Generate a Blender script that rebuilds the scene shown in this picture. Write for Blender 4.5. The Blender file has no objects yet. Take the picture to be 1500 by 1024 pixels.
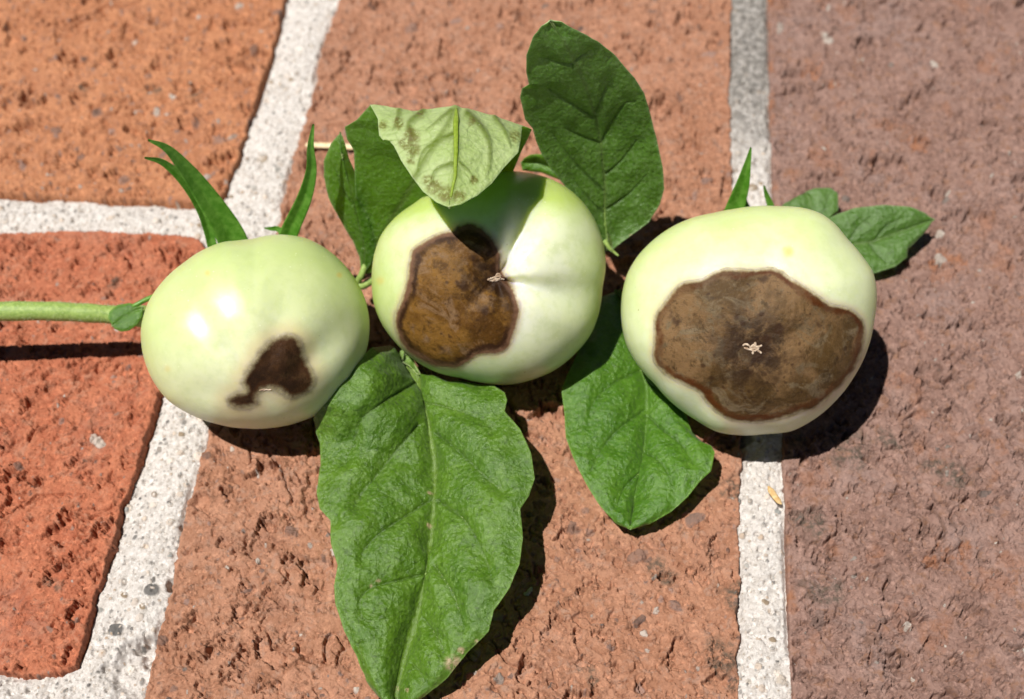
import bpy, math, random
import numpy as np
random.seed(7); np.random.seed(7)
scene = bpy.context.scene
COL = scene.collection
S = 0.01                                   # everything below is written in centimetres

# ------------------------------------------------------------------ camera
PITCH = math.radians(57.0)                 # looking down at the paving
DIST = 25.5                                # cm from the lens to the paving at the middle of the frame
FPX = 1889.0                               # focal length in pixels of the 1500 x 1024 photograph
CAM = np.array([0.0, -DIST*math.cos(PITCH), DIST*math.sin(PITCH)])
FWD = np.array([0.0, math.cos(PITCH), -math.sin(PITCH)])
UPV = np.array([0.0, math.sin(PITCH), math.cos(PITCH)])
RGT = np.array([1.0, 0.0, 0.0])
cam_d = bpy.data.cameras.new("camera"); cam = bpy.data.objects.new("camera", cam_d); COL.objects.link(cam)
cam.location = CAM*S; cam.rotation_euler = (math.pi/2-PITCH, 0, 0)
cam_d.sensor_width = 36.0; cam_d.lens = FPX*36.0/1500.0
cam_d.clip_start = 0.01; cam_d.clip_end = 50
cam_d.dof.use_dof = True; cam_d.dof.focus_distance = 21.9*S; cam_d.dof.aperture_fstop = 17.0
scene.camera = cam

# ------------------------------------------------------------------ light
SUNV = np.array([-.32, -.10, .942]); SUNV /= np.linalg.norm(SUNV)
world = bpy.data.worlds.new("World"); scene.world = world; world.use_nodes = True
wn = world.node_tree; bg = wn.nodes["Background"]
sky = wn.nodes.new("ShaderNodeTexSky"); sky.sky_type = 'NISHITA'; sky.sun_disc = False
sky.sun_elevation = math.asin(SUNV[2]); sky.sun_rotation = math.atan2(SUNV[0], SUNV[1])
wn.links.new(sky.outputs[0], bg.inputs[0]); bg.inputs[1].default_value = 0.05
sky.air_density = 0.25; sky.dust_density = 0.1; sky.ozone_density = 1.0
sun_d = bpy.data.lights.new("sun", 'SUN'); sun = bpy.data.objects.new("sun", sun_d); COL.objects.link(sun)
sun_d.energy = 5.0; sun_d.angle = math.radians(0.53); sun_d.color = (1.0, .97, .92)
from mathutils import Vector
sun.rotation_euler = Vector(SUNV).to_track_quat('Z', 'Y').to_euler()
scene.view_settings.view_transform = 'Standard'; scene.view_settings.look = 'None'
scene.view_settings.exposure = 0.42; scene.view_settings.gamma = 1.0
scene.cycles.max_bounces = 8; scene.cycles.diffuse_bounces = 4; scene.cycles.transmission_bounces = 6

# ------------------------------------------------------------------ numeric helpers
def ray(px, py):
    px = np.asarray(px, float); py = np.asarray(py, float)
    d = FWD[None]*1.0 + np.outer((px.ravel()-750)/FPX, RGT) + np.outer((512-py.ravel())/FPX, UPV)
    return d.reshape(px.shape+(3,))
def at(px, py, z):                         # the point of the place at height z that stands at this pixel
    d = ray(px, py); z = np.asarray(z, float)
    t = (z-CAM[2])/d[..., 2]
    return CAM + d*t[..., None]
def hash2(ix, iy, seed):
    h = (ix.astype(np.int64)*374761393 + iy.astype(np.int64)*668265263 + seed*974634777) & 0xffffffff
    h = ((h ^ (h >> 13))*1274126177) & 0xffffffff
    h = ((h ^ (h >> 16))*2246822519) & 0xffffffff
    return ((h ^ (h >> 15)) & 0xffffff)/float(0x1000000)
def perlin(x, y, seed=0):
    ix = np.floor(x); iy = np.floor(y); fx = x-ix; fy = y-iy
    u = fx*fx*fx*(fx*(fx*6-15)+10); v = fy*fy*fy*(fy*(fy*6-15)+10)
    def g(a, b):
        t = hash2(ix+a, iy+b, seed)*2*math.pi
        return np.cos(t)*(fx-a)+np.sin(t)*(fy-b)
    a = g(0, 0); b = g(1, 0); c = g(0, 1); d = g(1, 1)
    return (a*(1-u)+b*u)*(1-v)+(c*(1-u)+d*u)*v*1.0
def fbm(x, y, oct=4, seed=0, gain=.5):
    r = 0; a = 1.0
    for i in range(oct):
        r = r+a*perlin(x*2**i+17.3*i, y*2**i-9.1*i, seed+i); a *= gain
    return r
def worley(x, y, seed=0):
    ix = np.floor(x); iy = np.floor(y)
    f1 = np.full(x.shape, 9.0); f2 = np.full(x.shape, 9.0); idv = np.zeros(x.shape)
    dx1 = np.zeros(x.shape); dy1 = np.zeros(x.shape)
    for a in (-1, 0, 1):
        for b in (-1, 0, 1):
            cx = ix+a; cy = iy+b
            jx = cx+.12+.76*hash2(cx, cy, seed); jy = cy+.12+.76*hash2(cx, cy, seed+51)
            d = np.hypot(x-jx, y-jy)
            closer = d < f1
            f2 = np.where(closer, f1, np.minimum(f2, d))
            idv = np.where(closer, hash2(cx, cy, seed+99), idv)
            dx1 = np.where(closer, x-jx, dx1); dy1 = np.where(closer, y-jy, dy1)
            f1 = np.where(closer, d, f1)
    return f1, f2, idv, dx1, dy1
def sst(a, b, x):
    t = np.clip((x-a)/(b-a), 0, 1); return t*t*(3-2*t)
def poly_sd(x, y, P):                      # signed distance to a closed polygon, negative inside
    P = np.asarray(P, float); Q = np.roll(P, -1, 0)
    best = np.full(x.shape, 1e9); inside = np.zeros(x.shape, bool)
    for (ax, ay), (bx, by) in zip(P, Q):
        ex, ey = bx-ax, by-ay; wx, wy = x-ax, y-ay
        t = np.clip((wx*ex+wy*ey)/(ex*ex+ey*ey+1e-12), 0, 1)
        best = np.minimum(best, (wx-ex*t)**2+(wy-ey*t)**2)
        if ay != by:
            c = ((ay > y) != (by > y)) & (x < (bx-ax)*(y-ay)/(by-ay)+ax)
            inside ^= c
    d = np.sqrt(best); return np.where(inside, -d, d)
def seg_d(x, y, P):                        # distance to an open polyline, and how far along it
    best = np.full(x.shape, 1e9); par = np.zeros(x.shape)
    n = len(P)-1
    for i in range(n):
        ax, ay = P[i]; bx, by = P[i+1]; ex, ey = bx-ax, by-ay
        t = np.clip(((x-ax)*ex+(y-ay)*ey)/(ex*ex+ey*ey+1e-12), 0, 1)
        d = (x-ax-ex*t)**2+(y-ay-ey*t)**2
        c = d < best; best = np.where(c, d, best); par = np.where(c, (i+t)/n, par)
    return np.sqrt(best), par
def smooth1(a, k):
    if k < 1: return a
    w = np.exp(-np.linspace(-2, 2, 2*k+1)**2); w /= w.sum()
    p = np.concatenate([2*a[0]-a[k:0:-1], a, 2*a[-1]-a[-2:-k-2:-1]])
    return np.convolve(p, w, 'valid')
def spline(P, n):                          # Catmull-Rom through the points
    P = np.asarray(P, float); m = len(P)
    E = np.vstack([2*P[0]-P[1], P, 2*P[-1]-P[-2]])
    t = np.linspace(0, m-1-1e-9, n); i = t.astype(int); f = (t-i)[:, None]
    a, b, c, d = E[i], E[i+1], E[i+2], E[i+3]
    return .5*(2*b+(c-a)*f+(2*a-5*b+4*c-d)*f**2+(3*b-a-3*c+d)*f**3)

# ------------------------------------------------------------------ object helpers
def mesh_obj(name, V, F, mats, parent=None, attrs=None, smooth=True, mat_idx=None, normals=None):
    """V in cm, F an (n,4) or (n,3) array or a list of both; linked as one mesh object"""
    V = np.asarray(V, float)
    if parent is not None:
        V = V-np.array(parent['_base'])
    Fs = F if isinstance(F, list) else [F]
    Fs = [np.asarray(f, np.int64) for f in Fs if len(f)]
    me = bpy.data.meshes.new(name)
    nl = sum(f.size for f in Fs); nf = sum(len(f) for f in Fs)
    me.vertices.add(len(V)); me.vertices.foreach_set("co", (V*S).astype(np.float32).ravel())
    me.loops.add(nl); me.polygons.add(nf)
    me.loops.foreach_set("vertex_index", np.concatenate([f.ravel() for f in Fs]).astype(np.int32))
    tot = np.concatenate([np.full(len(f), f.shape[1], np.int32) for f in Fs])
    st = np.concatenate([[0], np.cumsum(tot)[:-1]]).astype(np.int32)
    me.polygons.foreach_set("loop_start", st); me.polygons.foreach_set("loop_total", tot)
    me.polygons.foreach_set("use_smooth", np.full(nf, smooth, bool))
    for m in (mats if isinstance(mats, (list, tuple)) else [mats]): me.materials.append(m)
    if mat_idx is not None: me.polygons.foreach_set("material_index", np.asarray(mat_idx, np.int32))
    me.update(calc_edges=True); me.validate()
    for k, a in (attrs or {}).items():
        at_ = me.attributes.new(k, 'FLOAT', 'POINT'); at_.data.foreach_set("value", np.asarray(a, np.float32).ravel())
    if normals is not None:
        me.normals_split_custom_set_from_vertices([tuple(v) for v in normals])
    o = bpy.data.objects.new(name, me); COL.objects.link(o)
    if parent is not None: o.parent = parent; o['_base'] = [0., 0., 0.] if False else list(parent['_base'])
    else: o['_base'] = [0., 0., 0.]
    return o
def thing(name, label, cat, base, group=None):
    o = bpy.data.objects.new(name, None); COL.objects.link(o)
    o.empty_display_size = .01; o.location = np.array(base)*S; o['_base'] = [float(b) for b in base]
    o['label'] = label; o['category'] = cat
    if group: o['group'] = group
    return o
def tag(o, label, cat, group=None):
    o['label'] = label; o['category'] = cat
    if group: o['group'] = group
def grid_faces(nr, nc, wrap=False):
    i = np.arange(nr-1)[:, None]; j = np.arange(nc if wrap else nc-1)[None]
    j2 = (j+1) % nc
    return np.stack([i*nc+j, i*nc+j2, (i+1)*nc+j2, (i+1)*nc+j], -1).reshape(-1, 4)
def grid_normals(V, nr, nc):
    G = V.reshape(nr, nc, 3)
    a = np.gradient(G, axis=0); b = np.gradient(G, axis=1)
    n = np.cross(b, a); n /= np.linalg.norm(n, axis=-1, keepdims=True)+1e-12
    return n.reshape(-1, 3)
def tube_geo(P, R, seg=12, flat=1.0, ref=None, cap=True):
    """closed tube along P with radius R; flat < 1 squashes it along the ref direction"""
    P = np.asarray(P, float); n = len(P); R = np.broadcast_to(np.asarray(R, float), (n,))
    T = np.gradient(P, axis=0); T /= np.linalg.norm(T, axis=1, keepdims=True)+1e-12
    ref = np.array([0, -.545, .839]) if ref is None else np.asarray(ref, float)
    A = np.cross(T, ref); A /= np.linalg.norm(A, axis=1, keepdims=True)+1e-9
    B = np.cross(A, T)
    a = np.linspace(0, 2*math.pi, seg, endpoint=False)
    V = P[:, None]+R[:, None, None]*(np.cos(a)[None, :, None]*A[:, None]+flat*np.sin(a)[None, :, None]*B[:, None])
    V = V.reshape(-1, 3); F = [grid_faces(n, seg, True)]
    if cap:
        V = np.vstack([V, P[:1], P[-1:]]); k = n*seg; j = np.arange(seg); j2 = (j+1) % seg
        F.append(np.stack([np.full(seg, k), j2, j], 1)); F.append(np.stack([np.full(seg, k+1), (n-1)*seg+j, (n-1)*seg+j2], 1))
    return V, F
def merge(parts):
    Vs = []; Fq = []; Ft = []; o = 0
    for V, F in parts:
        for f in (F if isinstance(F, list) else [F]):
            (Fq if f.shape[1] == 4 else Ft).append(f+o)
        Vs.append(V); o += len(V)
    return np.vstack(Vs), [np.vstack(x) for x in (Fq, Ft) if x]

# ------------------------------------------------------------------ material helpers
class NT:
    def __init__(self, name):
        self.m = bpy.data.materials.new(name); self.m.use_nodes = True
        self.t = self.m.node_tree; self.n = self.t.nodes; self.p = self.n["Principled BSDF"]; self.out = self.n["Material Output"]
        tc = self.n.new("ShaderNodeTexCoord"); mp = self.n.new("ShaderNodeMapping")
        mp.inputs['Scale'].default_value = (100, 100, 100); self.l(tc.outputs['Object'], mp.inputs['Vector']); self.co = mp.outputs[0]
    def l(self, a, b): self.t.links.new(a, b)
    def setp(self, k, v):
        i = self.p.inputs[k]
        if hasattr(v, 'is_linked') or isinstance(v, bpy.types.NodeSocket): self.l(v, i)
        else: i.default_value = v
    def val(self, sock, v):
        if isinstance(v, bpy.types.NodeSocket): self.l(v, sock)
        elif isinstance(v, tuple) and len(v) == 3 and sock.type == 'RGBA': sock.default_value = (*v, 1)
        else: sock.default_value = v
    def noise(self, scale, detail=3, rough=.55, co=None, dist=0.0):
        n = self.n.new("ShaderNodeTexNoise"); n.inputs['Scale'].default_value = scale; n.inputs['Detail'].default_value = detail
        n.inputs['Roughness'].default_value = rough; n.inputs['Distortion'].default_value = dist
        self.l(co or self.co, n.inputs['Vector']); return n.outputs[0]
    def voro(self, scale, out='Distance', co=None, rnd=1.0):
        n = self.n.new("ShaderNodeTexVoronoi"); n.inputs['Scale'].default_value = scale; n.inputs['Randomness'].default_value = rnd
        self.l(co or self.co, n.inputs['Vector']); return n.outputs[out]
    def attr(self, name):
        n = self.n.new("ShaderNodeAttribute"); n.attribute_name = name; return n.outputs['Fac']
    def math(self, op, a, b=0.0, clamp=False):
        n = self.n.new("ShaderNodeMath"); n.operation = op; n.use_clamp = clamp
        self.val(n.inputs[0], a); self.val(n.inputs[1], b); return n.outputs[0]
    def rng(self, x, a, b, c=0.0, d=1.0, smooth=True):
        n = self.n.new("ShaderNodeMapRange"); n.interpolation_type = 'SMOOTHSTEP' if smooth else 'LINEAR'
        self.val(n.inputs[0], x)
        for i, v in zip((1, 2, 3, 4), (a, b, c, d)): n.inputs[i].default_value = v
        return n.outputs[0]
    def mix(self, f, a, b, mode='MIX'):
        n = self.n.new("ShaderNodeMix"); n.data_type = 'RGBA'; n.blend_type = mode
        self.val(n.inputs[0], f); self.val(n.inputs[6], a); self.val(n.inputs[7], b); return n.outputs[2]
    def ramp(self, x, stops):
        n = self.n.new("ShaderNodeValToRGB"); e = n.color_ramp.elements
        while len(e) < len(stops): e.new(.5)
        for i, (p, c) in enumerate(stops): e[i].position = p; e[i].color = (*c, 1)
        self.l(x, n.inputs[0]); return n.outputs[0]
    def bump(self, h, strength, dist):
        n = self.n.new("ShaderNodeBump"); n.inputs['Strength'].default_value = strength; n.inputs['Distance'].default_value = dist*S
        self.l(h, n.inputs['Height'])
        if self.p.inputs['Normal'].is_linked: self.l(self.p.inputs['Normal'].links[0].from_socket, n.inputs['Normal'])
        self.l(n.outputs[0], self.p.inputs['Normal'])

def brick_mat(name, a, b, c, torn, mott):
    k = NT(name)
    col = k.ramp(k.noise(.6, 5, .6), [(.32, a), (.52, b), (.70, c)])
    col = k.mix(k.rng(k.noise(2.4, 5, .7, dist=.5), .46, .60, 0, .85), col, a)
    col = k.mix(k.rng(k.noise(4.1, 5, .7, dist=.4), .52, .64, 0, .8), col, mott)
    col = k.mix(k.rng(k.noise(9, 5, .75), .50, .66, 0, .75), col, tuple(min(1, v*1.38) for v in b))
    col = k.mix(k.rng(k.noise(7, 5, .75), .53, .66, 0, .75), col, tuple(v*.50 for v in a))
    col = k.mix(k.math('MULTIPLY', k.attr('torn'), k.rng(k.noise(3.3, 5, .7), .36, .56, .25, 1)), col, torn)
    peb = k.ramp(k.attr('pid'), [(0, (.10, .06, .048)), (.25, (.20, .115, .085)), (.45, (.29, .18, .145)), (.7, (.055, .04, .036)), (.985, (.50, .44, .38))])
    col = k.mix(k.math('MULTIPLY', k.attr('peb'), k.rng(k.noise(7, 4, .7), .3, .5, .4, .85)), col, peb)
    col = k.mix(k.math('MULTIPLY', k.attr('stain'), k.rng(k.noise(6, 6, .75), .40, .62, 0, .85)), col, (.06, .052, .038))
    k.setp('Base Color', col); k.setp('Roughness', .75); k.p.inputs['Specular IOR Level'].default_value = .3
    k.bump(k.noise(20, 4, .75), .75, .028); k.bump(k.noise(8, 5, .75), .7, .05)
    return k.m
M_BRICK = {
 'ul': brick_mat('orange_brick', (0.326, 0.128, 0.058), (0.411, 0.179, 0.086), (0.302, 0.123, 0.063), (0.226, 0.076, 0.034), (0.330, 0.146, 0.081)),
 'll': brick_mat('red_brick', (0.319, 0.094, 0.045), (0.388, 0.134, 0.068), (0.286, 0.119, 0.078), (0.250, 0.059, 0.031), (0.370, 0.163, 0.098)),
 'mid': brick_mat('pink_brick', (0.273, 0.122, 0.067), (0.350, 0.172, 0.104), (0.259, 0.124, 0.077), (0.308, 0.101, 0.045), (0.308, 0.179, 0.125)),
 'r': brick_mat('mauve_brick', (0.192, 0.108, 0.083), (0.251, 0.153, 0.122), (0.212, 0.146, 0.129), (0.266, 0.111, 0.055), (0.221, 0.114, 0.070)),
}
def mortar_mat():
    k = NT('white_mortar')
    col = k.mix(k.rng(k.noise(7, 5, .7), .3, .7), (.48, .435, .395), (.66, .615, .575))
    col = k.mix(k.rng(k.noise(11, 5, .8), .53, .66, 0, .75), col, (.30, .26, .225)); col = k.mix(k.rng(k.noise(14, 4, .8), .56, .68, 0, .8), col, (.78, .76, .74))
    peb = k.ramp(k.attr('pid'), [(0, (.09, .085, .08)), (.16, (.26, .24, .22)), (.3, (.42, .29, .19)), (.42, (.60, .53, .47)), (.56, (.24, .25, .24)),
                                 (.7, (.62, .50, .40)), (.84, (.72, .68, .63)), (.95, (.27, .20, .13))])
    col = k.mix(k.attr('peb'), col, peb)
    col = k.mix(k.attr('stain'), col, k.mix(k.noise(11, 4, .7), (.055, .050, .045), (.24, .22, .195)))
    k.setp('Base Color', col); k.setp('Roughness', .85); k.p.inputs['Specular IOR Level'].default_value = .25
    k.bump(k.noise(20, 5, .8), .9, .04)
    return k.m
M_MORTAR = mortar_mat()

def fruit_mat(name, soft, rim, in_a, in_b, in_c, pale, green, outer=None, blotf=.9):
    """rim = (colour, depth where it is darkest, width); outer = colour of the very edge"""
    k = NT(name)
    g = k.math('ADD', k.attr('ang'), k.math('MULTIPLY', k.math('SUBTRACT', k.noise(.9, 3), .5), .5))
    skin = k.ramp(g, [(.10, pale), (.42, tuple(.5*p+.5*q for p, q in zip(pale, green))), (.72, green)])
    skin = k.mix(k.rng(k.noise(4.5, 5, .65), .42, .70, 0, .26), skin, tuple(v*.85 for v in green))
    skin = k.mix(k.math('MULTIPLY', k.rng(k.voro(7.5), .05, .13, 1, 0), k.rng(k.noise(2, 2), .45, .6, 0, .35)), skin, (.88, .88, .72))
    skin = k.mix(k.math('MULTIPLY', k.rng(k.voro(5.1), .02, .06, 1, 0), k.rng(k.noise(1.7, 2), .5, .6, 0, .6)), skin, (.20, .17, .06))
    fl = k.math('MULTIPLY', k.rng(k.voro(2.3), .02, .05, 1, 0), k.rng(k.noise(1.4, 1), .50, .58))
    skin = k.mix(k.math('MULTIPLY', fl, .75), skin, (.26, .19, .05))
    sd = k.math('ADD', k.attr('sd'), k.math('MULTIPLY', k.math('SUBTRACT', k.noise(4.0, 5, .65), .5), soft*1.2+.05))
    m = k.rng(sd, -soft*.7, soft*.8, 1, 0)
    skin = k.mix(k.rng(sd, 0, soft*3.0, .6, 0), skin, (.56, .42, .20))
    depth = k.math('MULTIPLY', sd, -1)
    inn = k.mix(k.rng(k.noise(1.1, 5, .6, dist=.8), .40, .60), in_a, in_b)
    inn = k.mix(k.rng(k.noise(1.9, 5, .65, dist=.9), .50, .64), inn, in_c)
    inn = k.mix(k.rng(k.noise(3.6, 5, .7, dist=.5), .53, .66, 0, .7), inn, tuple(v*.55 for v in in_a))
    inn = k.mix(k.rng(k.noise(13, 5, .8), .50, .70, 0, .22), inn, tuple(min(1, v*1.7) for v in in_c)); inn = k.mix(k.rng(k.noise(11, 5, .8), .52, .66, 0, .5), inn, tuple(v*.45 for v in in_a))
    near = k.rng(k.attr('sc'), .1, 1.35, 1, 0)
    blot = k.math('MULTIPLY', near, k.rng(k.math('ADD', k.noise(2.4, 5, .65, dist=.4), k.math('MULTIPLY', near, .10)), .44, .66))
    inn = k.mix(k.math('MULTIPLY', blot, blotf), inn, (.016, .007, .003))
    inn = k.mix(k.math('MULTIPLY', k.rng(k.attr('sc'), .10, .34, 1, 0), .75), inn, (.020, .008, .003))
    wc = k.mix(.18, k.co, k.n.new('ShaderNodeTexNoise').outputs[1], 'ADD')
    for sc_, lo_, hi_, w_ in ((2.6, .16, .34, .8), (4.6, .14, .32, .75), (8.0, .12, .3, .6)):
        sp_ = k.math('MULTIPLY', k.rng(k.voro(sc_, co=wc), lo_, hi_, 1, 0), k.rng(k.math('ADD', k.noise(1.6+sc_*.3, 2), k.math('MULTIPLY', near, .16)), .55, .66))
        inn = k.mix(k.math('MULTIPLY', sp_, w_), inn, (.028, .012, .005))
    wob = k.math('MULTIPLY', k.math('SUBTRACT', k.noise(2.3, 5, .65), .5), rim[2]*3.4)
    rd = k.math('ABSOLUTE', k.math('SUBTRACT', k.math('ADD', depth, wob), rim[1]))
    if outer: inn = k.mix(k.rng(depth, rim[1]*.6, rim[1]*1.1, .9, 0), inn, outer)
    inn = k.mix(k.math('MULTIPLY', k.rng(rd, rim[2]*.1, rim[2], .95, 0), k.rng(k.noise(.85, 4, .65), .38, .58, .35, 1)), inn, rim[0])
    skin = k.mix(k.attr('mark'), skin, (.56, .42, .10))
    col = k.mix(m, skin, inn)
    k.setp('Base Color', col)
    k.setp('Roughness', k.mix(m, (.37, .37, .37), k.mix(k.noise(9, 3), (.36,)*3, (.6,)*3)))
    k.setp('Specular IOR Level', k.rng(m, 0, 1, .5, .12))
    k.setp('Subsurface Weight', k.rng(m, 0, 1, .85, .08)); k.p.inputs['Subsurface Radius'].default_value = (.95, 1.0, .22)
    k.p.inputs['Subsurface Scale'].default_value = .5*S
    k.bump(k.noise(7, 4, .6), .10, .02)
    k.bump(k.math('MULTIPLY', m, k.noise(9, 5, .75)), .5, .05)
    return k.m
PALE = (.73, .73, .61); GREEN = (.40, .50, .13)
M_FRUIT = [
 fruit_mat('fruit_dark_rot', .14, ((.045, .018, .006), .05, .10), (.026, .011, .004), (.050, .022, .008), (.060, .030, .012), (.64, .655, .44), (.45, .53, .22)),
 fruit_mat('fruit_amber_rot', .05, ((.026, .010, .004), .12, .085), (.080, .034, .005), (.165, .080, .015), (.165, .095, .045), PALE, GREEN, (.125, .064, .036)),
 fruit_mat('fruit_grey_rot', .06, ((.065, .018, .003), .06, .10), (.066, .036, .011), (.160, .092, .040), (.130, .092, .050), PALE, (.50, .58, .24), None, .95),
]
def simple_mat(name, a, b, scale, rough=.6, bump=.3, spec=.3, transl=None):
    k = NT(name)
    k.setp('Base Color', k.mix(k.rng(k.noise(scale, 4, .65), .35, .68), a, b)); k.setp('Roughness', rough)
    k.p.inputs['Specular IOR Level'].default_value = spec
    k.bump(k.noise(scale*2.2, 3, .7), bump, .012)
    if transl: add_transl(k, transl[0], transl[1])
    return k.m
def add_transl(k, col, f):
    t = k.n.new("ShaderNodeBsdfTranslucent"); k.val(t.inputs[0], col)
    mx = k.n.new("ShaderNodeMixShader"); mx.inputs[0].default_value = f
    k.l(k.p.outputs[0], mx.inputs[1]); k.l(t.outputs[0], mx.inputs[2]); k.l(mx.outputs[0], k.out.inputs[0])
def leaf_mat(name, a, b, vein, fuzz, spot=(.55, .38, .24), transl=.30, tcol=(.30, .55, .04), spk=.6, dk=.7):
    k = NT(name)
    col = k.mix(k.rng(k.noise(1.1, 4, .6), .35, .65), a, b)
    col = k.mix(k.rng(k.noise(12, 5, .9), .49, .60, 0, spk), col, fuzz)
    col = k.mix(k.rng(k.noise(10, 5, .85), .51, .63, 0, dk), col, tuple(v*.40 for v in a))
    ve = k.n.new('ShaderNodeTexVoronoi'); ve.feature = 'DISTANCE_TO_EDGE'; ve.inputs['Scale'].default_value = 3.6; nz = k.n.new('ShaderNodeTexNoise'); nz.inputs['Scale'].default_value = 3.0
    k.l(k.co, nz.inputs['Vector']); wp = k.mix(.12, k.co, nz.outputs[1], 'ADD'); k.l(wp, ve.inputs['Vector']); net = k.rng(ve.outputs['Distance'], .0, .075)
    col = k.mix(k.math('MULTIPLY', k.math('SUBTRACT', 1.0, net), .22 if dk > .4 else .22), col, tuple(v*.62 for v in a) if dk > .4 else vein)
    col = k.mix(k.attr('vein'), col, tuple(v*.55 for v in a) if dk > .4 else vein)
    col = k.mix(k.attr('rib'), col, vein)
    col = k.mix(k.math('MULTIPLY', k.attr('edge'), .55), col, tuple(min(1, v*1.15) for v in fuzz))
    col = k.mix(k.math('MULTIPLY', k.rng(k.voro(13), .05, .2, 1, 0), k.rng(k.noise(5, 3), .42, .62, 0, .55)), col, tuple(min(1, v*1.8) for v in fuzz))
    sp = k.math('MULTIPLY', k.math('MULTIPLY', k.attr('spot'), .85), k.rng(k.noise(9, 5, .85), .39, .53))
    col = k.mix(sp, col, spot)
    k.setp('Base Color', col); k.setp('Roughness', .36); k.p.inputs['Specular IOR Level'].default_value = .6
    k.bump(net, .22, .02)
    k.p.inputs['Sheen Weight'].default_value = .08; k.p.inputs['Sheen Roughness'].default_value = .4
    k.bump(k.noise(5, 4, .7), .35, .05); k.bump(k.noise(15, 4, .85), .5, .045); k.bump(k.voro(11), .5, .03)
    add_transl(k, k.mix(k.math('MAXIMUM', k.attr('vein'), k.attr('rib')), tcol, tuple(v*(.75 if dk > .4 else .22) for v in tcol)), transl)
    return k.m
M_LEAF = leaf_mat('leaf_upper_face', (0.058, 0.139, 0.003), (0.091, 0.189, 0.007), (0.158, 0.229, 0.034), (0.198, 0.316, 0.075))
M_LEAF_D = leaf_mat('deep_leaf_upper_face', (0.055, 0.131, 0.011), (0.077, 0.167, 0.020), (0.106, 0.162, 0.036), (0.194, 0.288, 0.117))
M_LEAF_B = leaf_mat('bright_leaf_upper_face', (0.048, 0.140, 0.004), (0.073, 0.181, 0.007), (0.111, 0.213, 0.025), (0.155, 0.283, 0.043))
M_UNDER = leaf_mat('leaf_under_face', (.54, .66, .24), (.64, .74, .34), (.16, .235, .008), (.56, .63, .38), spot=(.15, .082, .018), transl=.5, tcol=(.55, .80, .06), spk=.35, dk=.2)
M_CURL = leaf_mat('curled_leaf_upper_face', (.058, .140, .010), (.085, .182, .018), (.12, .18, .04), (.22, .32, .13), transl=.5, tcol=(.40, .66, .03))
M_SEPAL = simple_mat('sepal_green', (.055, .175, .010), (.12, .27, .035), 7, .40, .5, .4, ((.15, .4, .04), .15))
M_STEM = simple_mat('stem_green', (.18, .27, .055), (.29, .39, .10), 16, .5, .6, .4)
M_CORK = simple_mat('corky_scar', (.27, .18, .115), (.55, .44, .33), 12, .8, .8, .2)
M_STRAW = simple_mat('dry_straw', (.62, .46, .25), (.78, .64, .42), 12, .6, .3, .3)
M_CHIP = simple_mat('dry_husk', (.44, .27, .10), (.60, .43, .22), 14, .6, .4, .3)
M_RIB_U = simple_mat('underside_rib_olive', (.15, .22, .010), (.21, .29, .03), 14, .5, .5, .35)
M_VEIN = simple_mat('midrib_green', (.14, .23, .045), (.22, .31, .075), 20, .5, .5, .35)

# ------------------------------------------------------------------ the paving
def G(px, py, z=0.0): return tuple(at(np.array([px]), np.array([py]), z)[0][:2])
paving = bpy.data.objects.new('brick_pavement', None); COL.objects.link(paving); paving['kind'] = 'structure'; paving['_base'] = [0., 0., 0.]
paving['label'] = 'red clay brick paving with wide pale mortar joints'
XMIN, XMAX, YMIN, YMAX = -13.6, 13.6, -8.3, 13.8      # what the photograph shows, and a little more
def far(p, q, d):                                      # carry an edge on past the frame
    p, q = np.array(p), np.array(q); u = (q-p)/np.linalg.norm(q-p); return tuple(q+u*d)
mL = [G(x, y) for x, y in ((496, 0), (471, 70), (454, 155), (430, 225), (407, 327), (372, 430), (338, 520), (308, 619), (272, 746), (245, 877), (217, 990), (211, 1024))]
mR = [G(x, y) for x, y in ((1072, 0), (1070, 150), (1073, 250), (1080, 400), (1087, 640), (1083, 800), (1083, 1024))]
rL = [G(x, y) for x, y in ((1124, 0), (1127, 150), (1132, 280), (1140, 500), (1145, 650), (1151, 786), (1158, 993), (1159, 1024))]
ulR = [G(x, y) for x, y in ((418, 0), (401, 70), (381, 134), (353, 225), (331, 280))]
ulB = [G(x, y) for x, y in ((322, 297), (274, 297), (200, 294), (116, 292), (50, 287), (0, 283))]
llT = [G(x, y) for x, y in ((0, 342), (100, 338), (200, 342), (265, 345), (296, 353), (303, 366))]
llR = [G(x, y) for x, y in ((238, 569), (190, 723), (149, 850), (121, 945), (110, 975), (88, 989), (40, 990), (0, 985))]
P_ul = [far(ulR[1], ulR[0], 8)] + ulR + ulB + [far(ulB[-2], ulB[-1], 7)]; P_ul.append((P_ul[-1][0]+1.2, P_ul[0][1]))
P_ll = llT + llR + [far(llR[-2], llR[-1], 7), far(llT[1], llT[0], 7)]
top_m = far(mL[1], mL[0], 9); top_mr = far(mR[1], mR[0], 9)
P_mid = [top_m] + mL + [far(mL[0], mL[-1], 2.2), far(mR[0], mR[-1], 2.2)] + mR[::-1] + [top_mr]
P_r = [far(rL[1], rL[0], 9)] + rL + [far(rL[0], rL[-1], 2.2)]
P_r += [(P_r[-1][0]+10, P_r[-1][1]-1.2), (P_r[0][0]+10, P_r[0][1]-1.2)]
def px_mask(x, y, px, py, r):                          # a round patch of growth or wear on the surface
    c = G(px, py); return np.hypot(x-c[0], y-c[1]) - r/74.0
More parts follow.
